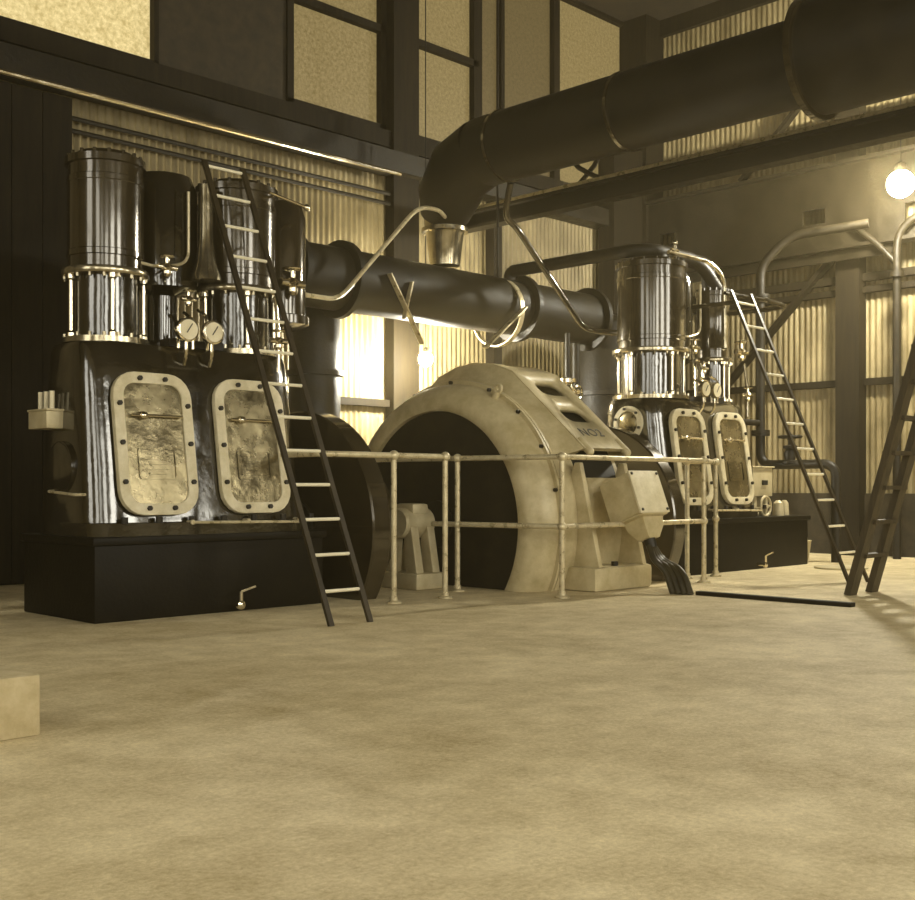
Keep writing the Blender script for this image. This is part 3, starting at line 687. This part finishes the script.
MB().lathe([(.345, -.03), (.36, -.03), (.36, .03), (.345, .03), (.345, -.03)], (0, 0, 0), (1, 0, 0), 48, cap=False).build('hoop', 'rail', H)
MB().beam((-.58, -.37, -.45), (.02, -.37, .02), .016, .07, ref=(0, 1, 0)).build('arm', 'rail', H)
MB().cyl((0, 0, .36), (0, 0, ZC - 2.66), .014, seg=8).build('hanger_rod', 'iron', H)
K = thing('pipe_bracket', 'V-shaped flat iron bracket clamped on the thick dark pipe', 'bracket', (7.3, 7.98, 2.74))
MB().beam((-.21, 0, .06), (.20, -.01, -.56), .014, .06, ref=(0, 1, 0)).build('long_arm', 'rail', K)
MB().beam((.08, .012, .02), (-.02, .012, -.34), .014, .05, ref=(0, 1, 0)).build('short_arm', 'rail', K)
tag(MB().tube(fillet([(5.25, 7.55, 2.40), (6.34, 7.80, 2.45), (7.28, 7.80, 3.42), (7.60, 7.86, 3.46), (7.93, 8.10, 3.48)], .16, 8), .02, 10).build('thin_pipe', 'rail'), 'thin bent pipe rising from left engine up to the duct elbow', 'pipe')
tag(MB().tube(fillet([(8.06, 7.35, 3.70), (8.14, 7.5, 3.42), (8.42, 7.6, 3.38), (9.42, 7.55, 2.46), (9.68, 7.3, 2.42), (9.75, 6.92, 2.42)], .13, 8), .032, 12).build('branch_pipe', 'lagging'), 'bent pipe sloping down from the duct to the far engine', 'pipe')
tag(MB().tube([(9.2, 9.28, 3.917), (9.2, YF, 3.917)], .028, 10).build('conduit', 'rail'), 'long thin conduit beside the cross beam under the duct', 'conduit')
tag(MB().tube([(3.3, 9.28, 4.22), (8.40, 9.28, 4.22)], .026, 10).build('wall_pipe', 'polish'), 'shiny straight pipe along back wall under the left windows', 'pipe')
for k, (z, lb) in enumerate(((4.05, 'upper thin dark pipe running along the back wall corrugated sheets'), (3.94, 'lower thin dark pipe running along the back wall corrugated sheets'))):
    tag(MB().tube([(2.5, 9.50, z), (8.44, 9.50, z)], .022, 8).build('wall_pipe', 'iron'), lb, 'pipe')
T = thing('steam_separator', 'upright dark tank by the back wall, just right of the left engine', 'tank', (6.95, 8.92, 0))
MB().lathe([(.20, 0), (.20, .05), (.10, .06), (.10, .5), (.235, .62), (.25, .70), (.25, 2.55), (.21, 2.70), (.08, 2.76)], (0, 0, 0)).build('vessel', 'iron', T)
MB().lathe([(.25, 0), (.285, 0), (.285, .05), (.25, .05)], (0, 0, 1.9), cap=False).build('flange', 'iron', T)
W = thing('drain_valve', 'polished valve on a thin upright pipe behind the generator hood', 'valve', (9.75, 8.05, 0))
MB().cyl((0, 0, 0), (0, 0, 2.50), .03, seg=12).build('pipe', 'iron', W)
q = MB().lathe([(.03, 1.66), (.10, 1.68), (.10, 1.74), (.06, 1.76), (.085, 1.86), (.06, 1.94), (.10, 1.96), (.10, 2.0), (.03, 2.02)], (0, 0, 0), (0, 0, 1), 20).cyl((0, 0, 1.85), (0, -.14, 1.85), .025, seg=10); vb = q.build('valve_body', 'polish', W)
handwheel('handwheel', (0, -.15, 1.85), (0, -1, 0), .07, W)

# pipes by the right wall
P = thing('feed_pipe', 'upright dark pipe with elbow, valve and handwheel behind the far engine', 'pipe', (11.75, 6.85, 0))
MB().tube(fillet([(.4, -1.1, 3.72), (.12, -.30, 3.66), (.0, 0, 3.35), (0, 0, 1.07), (.0, -.92, 1.07), (.0, -.92, .0)], .16, 8), .052, 16).build('pipe', 'iron', P)
for z in (1.40, 2.95): MB().lathe([(.105, z), (.105, z + .03)], (0, 0, 0), (0, 0, 1), 20).lathe([(.105, z + .035), (.105, z + .065)], (0, 0, 0), (0, 0, 1), 20).build('flange', 'iron', P)
MB().lathe([(.09, .06), (.09, .09), (.06, .10), (.07, .17), (.05, .22), (.08, .23), (.08, .26), (.02, .27), (.02, .36)], (0, -.37, 1.02), (0, 0, 1), 18).build('valve_body', 'iron', P)
handwheel('handwheel', (0, -.37, 1.38), (0, 0, 1), .12, P, 'iron')
MB().cyl((.0, 0, 1.55), (-.42, .05, 1.55), .035, seg=12).build('branch', 'iron', P)
P2 = thing('bent_pipe', 'dark arched pipe on right wall above the stepladder', 'pipe', (12.75, 5.70, 0))
MB().tube(fillet([(0, .0, 0), (0, 0, 3.75), (0, -.45, 3.95), (0, -.6, 3.4)], .28, 8), .045, 14).build('pipe', 'iron', P2)
MB().tube(fillet([(0, 0, 3.35), (0, .22, 3.6), (0, .5, 3.85)], .1), .035, 12).build('branch', 'iron', P2)
MB().lathe([(.08, 3.2), (.08, 3.26)], (0, 0, 0), (0, 0, 1), 16).build('flange', 'iron', P2)

# ------------------------------------------------------------------ lamps
def lamp(label, loc, r, m):
    l = thing('pendant_lamp', label, 'lamp', loc)
    MB().sphere((0, 0, 0), r, 24, 16).build('globe', m, l)
    MB().lathe([(r * .45, r * .86), (r * .5, r * 1.0), (r * .4, r * 1.5), (.012, r * 1.7)], (0, 0, 0), (0, 0, 1), 20).build('socket', 'iron', l)
    MB().cyl((0, 0, r * 1.6), (0, 0, ZC - loc[2]), .006, seg=6).build('cord', 'black', l)
    return l
lamp('glaring globe lamp hanging low behind the generator hood', (8.42, 8.90, 2.18), .075, 'bulb')
lamp('glaring globe lamp hanging high at the right by the girder', (11.9, 5.28, 4.02), .14, 'bulb_high')

# ------------------------------------------------------------------ small things on the floor
tag(MB().box(-.75, 0, 0, .42, 0, .205).build('plinth_block', 'block', loc=(1.74, 3.72, 0), bevel=.01), 'pale low rectangular block on the floor at the left edge', 'block')
tag(MB().box(-.035, .035, -1.25, 0, 0, .03).build('floor_batten', 'timber', loc=(7.52, 4.92, 0), bevel=.004), 'dark narrow batten lying on the floor from the cables', 'batten')
bk = thing('bucket', 'small pale bucket on the floor past the end of the far engine', 'bucket', (11.75, 6.35, 0))
MB().lathe([(.085, 0), (.115, .22), (.12, .225), (.108, .22), (.08, .01)], (0, 0, 0), (0, 0, 1), 24).build('pail', 'pale', bk)
MB().torus((0, 0, .22), (0, 1, .6), .115, .006, 24, 6).build('bail', 'iron', bk)
tag(MB().cyl((0, 0, 0), (.03, .18, .85), .013, seg=8).build('broom_handle', 'pale', loc=(11.62, 6.62, 0)), 'thin pale stick leaning beside the small bucket', 'stick')
tag(MB().lathe([(.26, 0), (.26, .018), (.24, .024)], (0, 0, 0), (0, 0, 1), 32).build('manhole_cover', 'pale', loc=(10.9, 5.45, 0)), 'round flat cover on the floor before the far engine bed', 'cover')

# ------------------------------------------------------------------ light and camera
def area(loc, size, rot, power, col=(1, .94, .78)):
    d = bpy.data.lights.new('window_daylight', 'AREA'); d.shape = 'RECTANGLE'; d.size, d.size_y = size; d.energy = power; d.color = col
    o = bpy.data.objects.new('window_daylight', d); COL.objects.link(o); o.location = loc; o.rotation_euler = rot
for h, pw in zip(FW, (50, 85, 95, 95)): area(((h[0] + h[1]) / 2, YF + .03, 3.3), (1.9, 3.3), (R(90), 0, 0), pw)
for h, pw in zip(LW, (14, 26, 20)): area((XL + .03, (h[0] + h[1]) / 2, 3.3), (1.9, 3.3), (R(90), 0, R(-90)), pw)

w = bpy.data.worlds.new('world'); SC.world = w; w.use_nodes = True
w.node_tree.nodes['Background'].inputs['Color'].default_value = (.9, .75, .45, 1)
w.node_tree.nodes['Background'].inputs['Strength'].default_value = .25

vs = w.node_tree.nodes.new('ShaderNodeVolumeScatter')      # thin warm haze in the air of the hall
vs.inputs['Color'].default_value = (1, .82, .45, 1); vs.inputs['Density'].default_value = .0040; vs.inputs['Anisotropy'].default_value = .45
w.node_tree.links.new(vs.outputs[0], w.node_tree.nodes['World Output'].inputs['Volume'])

cd = bpy.data.cameras.new('camera'); cam = bpy.data.objects.new('camera', cd); COL.objects.link(cam)
cam.location = (0, 0, .84); cam.rotation_euler = (R(90), 0, R(-45))
cd.sensor_width = 36; cd.lens = 36 * 1150 / 915; cd.shift_y = 35 / 915; cd.clip_start = .05
SC.camera = cam
SC.view_settings.view_transform = 'Standard'; SC.view_settings.look = 'None'; SC.view_settings.gamma = 1; SC.view_settings.use_curve_mapping = False
SC.view_settings.exposure = .65
